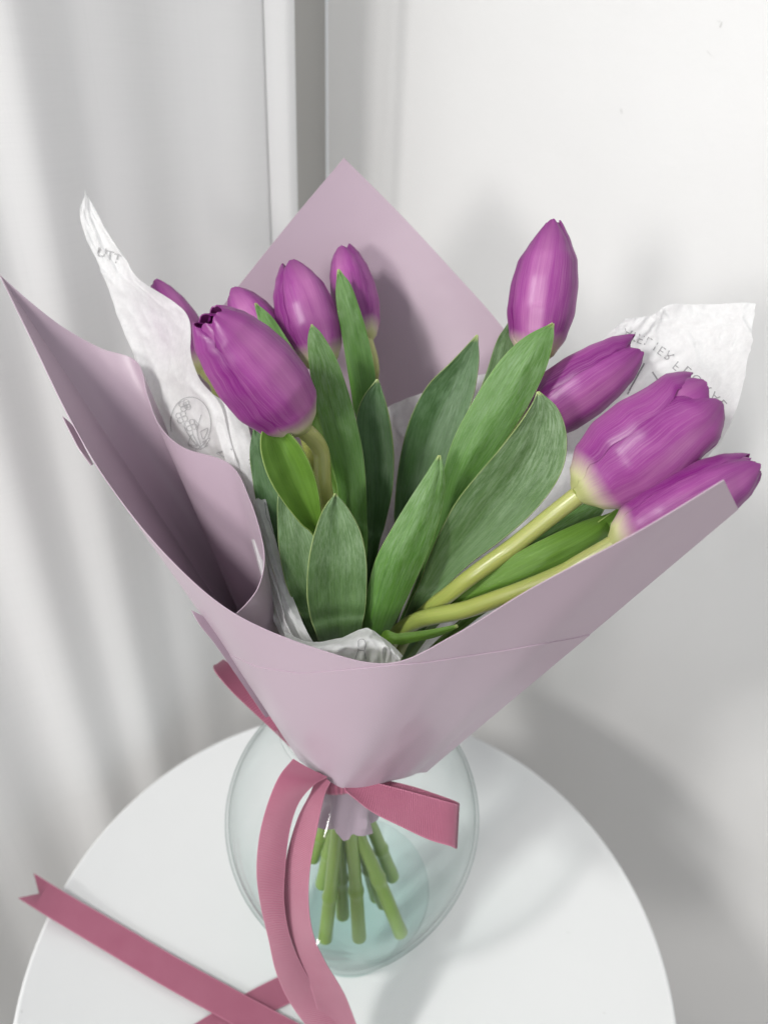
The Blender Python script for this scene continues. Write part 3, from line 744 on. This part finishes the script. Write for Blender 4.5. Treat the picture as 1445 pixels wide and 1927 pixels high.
# L9 broad back-turned leaf
lf(tC, [(1011, 737, .305, 1013, 737, .305), (998, 765, .306, 1044, 762, .305), (975, 800, .309, 1062, 800, .306), (940, 845, .314, 1066, 850, .308), (897, 895, .320, 1048, 905, .313), (858, 945, .326, 1005, 962, .320), (828, 1000, .333, 945, 1015, .328), (806, 1050, .340, 885, 1060, .336), (788, 1100, .348, 838, 1105, .345), (765, 1150, .358, 795, 1150, .357), (680, 1360, .43, 695, 1360, .43)], M_LEAFG, cup=.12, seed=10)
# dark leaf between L8 and L9
lf(tC, [(1010, 765, .345, 1020, 770, .345), (960, 790, .347, 1000, 820, .347), (900, 860, .352, 960, 890, .352), (850, 950, .36, 900, 980, .36), (790, 1080, .38, 830, 1100, .38), (670, 1350, .44, 690, 1350, .44)], M_LEAFD, cup=.12, seed=11)
# L12 / L11 right-hand leaves
lf(tD, [(1136, 930, .336, 1142, 940, .336), (1085, 955, .332, 1125, 975, .330), (1010, 1005, .328, 1060, 1030, .318), (930, 1060, .331, 980, 1080, .329), (850, 1120, .343, 890, 1130, .341), (780, 1180, .36, 800, 1185, .36), (680, 1360, .43, 695, 1360, .43)], M_LEAF, cup=.12, seed=12)
lf(tE, [(1150, 965, .325, 1152, 975, .325), (1085, 986, .321, 1135, 1018, .319), (1000, 1026, .320, 1050, 1068, .318), (920, 1074, .329, 962, 1108, .327), (850, 1124, .343, 885, 1142, .342), (790, 1168, .362, 820, 1180, .362), (680, 1360, .43, 695, 1360, .43)], M_LEAFB, cup=-.16, seed=13)
# low light leaf by the tissue, its dark neighbour
lf(tE, [(860, 1175, .325, 862, 1180, .325), (800, 1186, .331, 820, 1198, .331), (750, 1192, .338, 760, 1212, .338), (715, 1200, .35, 725, 1225, .35), (675, 1360, .42, 690, 1360, .42)], M_LEAFB, cup=-.15, seed=14, wav=0)
# left dark leaves
lf(tH, [(478, 800, .352, 482, 800, .352), (470, 850, .352, 520, 850, .352), (478, 920, .355, 550, 920, .353), (495, 1000, .358, 575, 1000, .356), (520, 1080, .362, 590, 1080, .36), (560, 1180, .37, 610, 1180, .37), (640, 1360, .43, 655, 1360, .43)], M_LEAFD, cup=.1, seed=15)
lf(tA, [(528, 900, .342, 532, 900, .342), (522, 960, .340, 570, 950, .342), (525, 1030, .338, 600, 1020, .340), (536, 1090, .338, 615, 1080, .342), (556, 1140, .341, 625, 1140, .346), (580, 1185, .347, 632, 1190, .35), (640, 1360, .42, 655, 1360, .42)], M_LEAFG, cup=.10, seed=16)
# L15 leaf behind the large left tulip
lf(tH, [(480, 571, .356, 482, 571, .356), (487, 605, .356, 512, 597, .356), (500, 650, .357, 545, 645, .357), (530, 700, .36, 577, 700, .36), (570, 790, .365, 612, 790, .365), (600, 900, .375, 640, 900, .375), (640, 1350, .44, 655, 1350, .44)], M_LEAF, cup=-.1, seed=17)
# L16 behind the left stem
lf(tF, [(575, 720, .352, 577, 720, .352), (572, 780, .352, 610, 780, .352), (590, 850, .354, 640, 850, .354), (612, 910, .358, 652, 910, .358), (625, 980, .363, 662, 980, .363), (645, 1100, .38, 668, 1100, .38), (650, 1350, .44, 662, 1350, .44)], M_LEAFB, cup=.15, seed=18)
# tip of a leaf behind the right-hand tulips
lf(tD, [(1324, 826, .300, 1325, 828, .300), (1300, 842, .301, 1318, 860, .301), (1270, 866, .303, 1300, 890, .303), (1200, 930, .31, 1240, 950, .31), (1100, 1000, .325, 1130, 1020, .325), (850, 1180, .37, 870, 1185, .37), (690, 1360, .43, 700, 1360, .43)], M_LEAFB, cup=.15, seed=19)

# ------------------------------------------------------------------ ribbon
rib = thing('ribbon', 'dusty pink ribbed ribbon tied below the wrap with trailing forked tails', 'ribbon', tuple(P(640, 1480, .408)))
def band(name, LR, nv=60, ribs=200, vcut=False, curl=0.0):
    S = spline(LR, nv); rows = []
    for j, r in enumerate(S):
        a = P(*r[:3]); b = P(*r[3:6]); v = j / nv; row = []
        for i in range(9):
            u = i / 8; p = a.lerp(b, u) - FWD * (curl * (1 - (2 * u - 1) ** 2) * (b - a).length)
            row.append(p)
        rows.append(row)
    if vcut:                                             # forked end: the middle of the band is cut back
        d = (rows[3][4] - rows[0][4]).normalized()
        for j in range(5):
            for i in range(9):
                u = abs(2 * i / 8 - 1); rows[j][i] = rows[j][i] + d * (0.012 * (1 - u) * (1 - j / 5))
    o = grid_obj(name, rows, M_RIB, None, 0.0005); o['ribs'] = float(ribs)
    return keep(o, rib)
def dz(px, py, z):
    r = ray(px, py); return (z - CAM_H) / r.z            # r has unit depth along FWD
def q(lx, ly, rx, ry, z, z2=None):
    z2 = z if z2 is None else z2
    return (lx, ly, dz(lx, ly, z), rx, ry, dz(rx, ry, z2))
# two hanging tails
band('tail', [(552, 1428, .372, 617, 1462, .366), (525, 1462, .366, 590, 1478, .364), (503, 1515, .366, 563, 1510, .366), (488, 1575, .369, 546, 1560, .370), (483, 1640, .374, 537, 1630, .376), (490, 1700, .380, 535, 1700, .382), (505, 1765, .388, 548, 1770, .391), (520, 1830, .398, 575, 1830, .402), (548, 1890, .412, 607, 1880, .414), (600, 1960, .425, 665, 1950, .426)], ribs=190, curl=.06)
band('tail', [(598, 1452, .370, 622, 1472, .366), (585, 1490, .370, 610, 1500, .366), (560, 1540, .374, 597, 1560, .370), (540, 1610, .379, 584, 1630, .374), (533, 1680, .386, 581, 1700, .381), (540, 1740, .391, 590, 1760, .387), (560, 1800, .398, 612, 1810, .394), (585, 1860, .408, 645, 1865, .406), (598, 1905, .416, 662, 1905, .415), (610, 1960, .426, 680, 1955, .424)], ribs=190, curl=-.05)
# forked tail lying across the table
band('tail', [q(64, 1643, 35, 1690, .012), q(130, 1684, 95, 1728, .006), q(230, 1742, 195, 1788, .003), q(340, 1806, 305, 1854, .003), q(450, 1866, 415, 1915, .003), q(560, 1925, 520, 1975, .004), q(660, 1975, 625, 2030, .006)], ribs=220, vcut=True)
band('tail', [q(575, 1815, 590, 1868, .0015), q(500, 1850, 520, 1900, .0012), q(430, 1888, 455, 1935, .0012), q(370, 1925, 395, 1975, .0012), q(300, 1965, 330, 2015, .0012)], ribs=120)
# right loop: near band and far band joined at the turn
band('loop', [(640, 1468, .375, 652, 1490, .368), (690, 1470, .374, 700, 1528, .364), (750, 1484, .372, 755, 1556, .361), (810, 1500, .370, 806, 1580, .359), (850, 1511, .368, 846, 1592, .357), (863, 1514, .370, 858, 1597, .359), (858, 1508, .376, 855, 1588, .366), (820, 1494, .380, 818, 1560, .372), (770, 1478, .382, 765, 1530, .376), (710, 1466, .384, 700, 1500, .380), (650, 1466, .384, 655, 1490, .382)], nv=110, ribs=150)
# left loop behind the wrap
band('loop', [(560, 1420, .43, 575, 1405, .43), (500, 1362, .425, 530, 1340, .43), (440, 1305, .420, 470, 1285, .430), (408, 1268, .418, 430, 1248, .430), (402, 1254, .423, 420, 1243, .434), (412, 1256, .430, 440, 1262, .438), (450, 1300, .438, 478, 1305, .445), (510, 1370, .44, 530, 1360, .445)], nv=90, ribs=120)
# knot
kn = []
kc = P(632, 1470, .378)
for j in range(13):
    t = j / 12 * math.pi; row = []
    for i in range(20):
        a = 2 * math.pi * i / 20
        row.append(kc + RIGHT * (-0.012 * math.cos(t)) + (UP * math.cos(a) * 0.0065 - FWD * math.sin(a) * 0.004) * (0.25 + 0.75 * math.sin(t)) * (1 + .12 * math.sin(a * 5)))
    kn.append(row)
o = grid_obj('knot', kn, M_RIB, closed=True); o['ribs'] = 14.0; keep(o, rib)
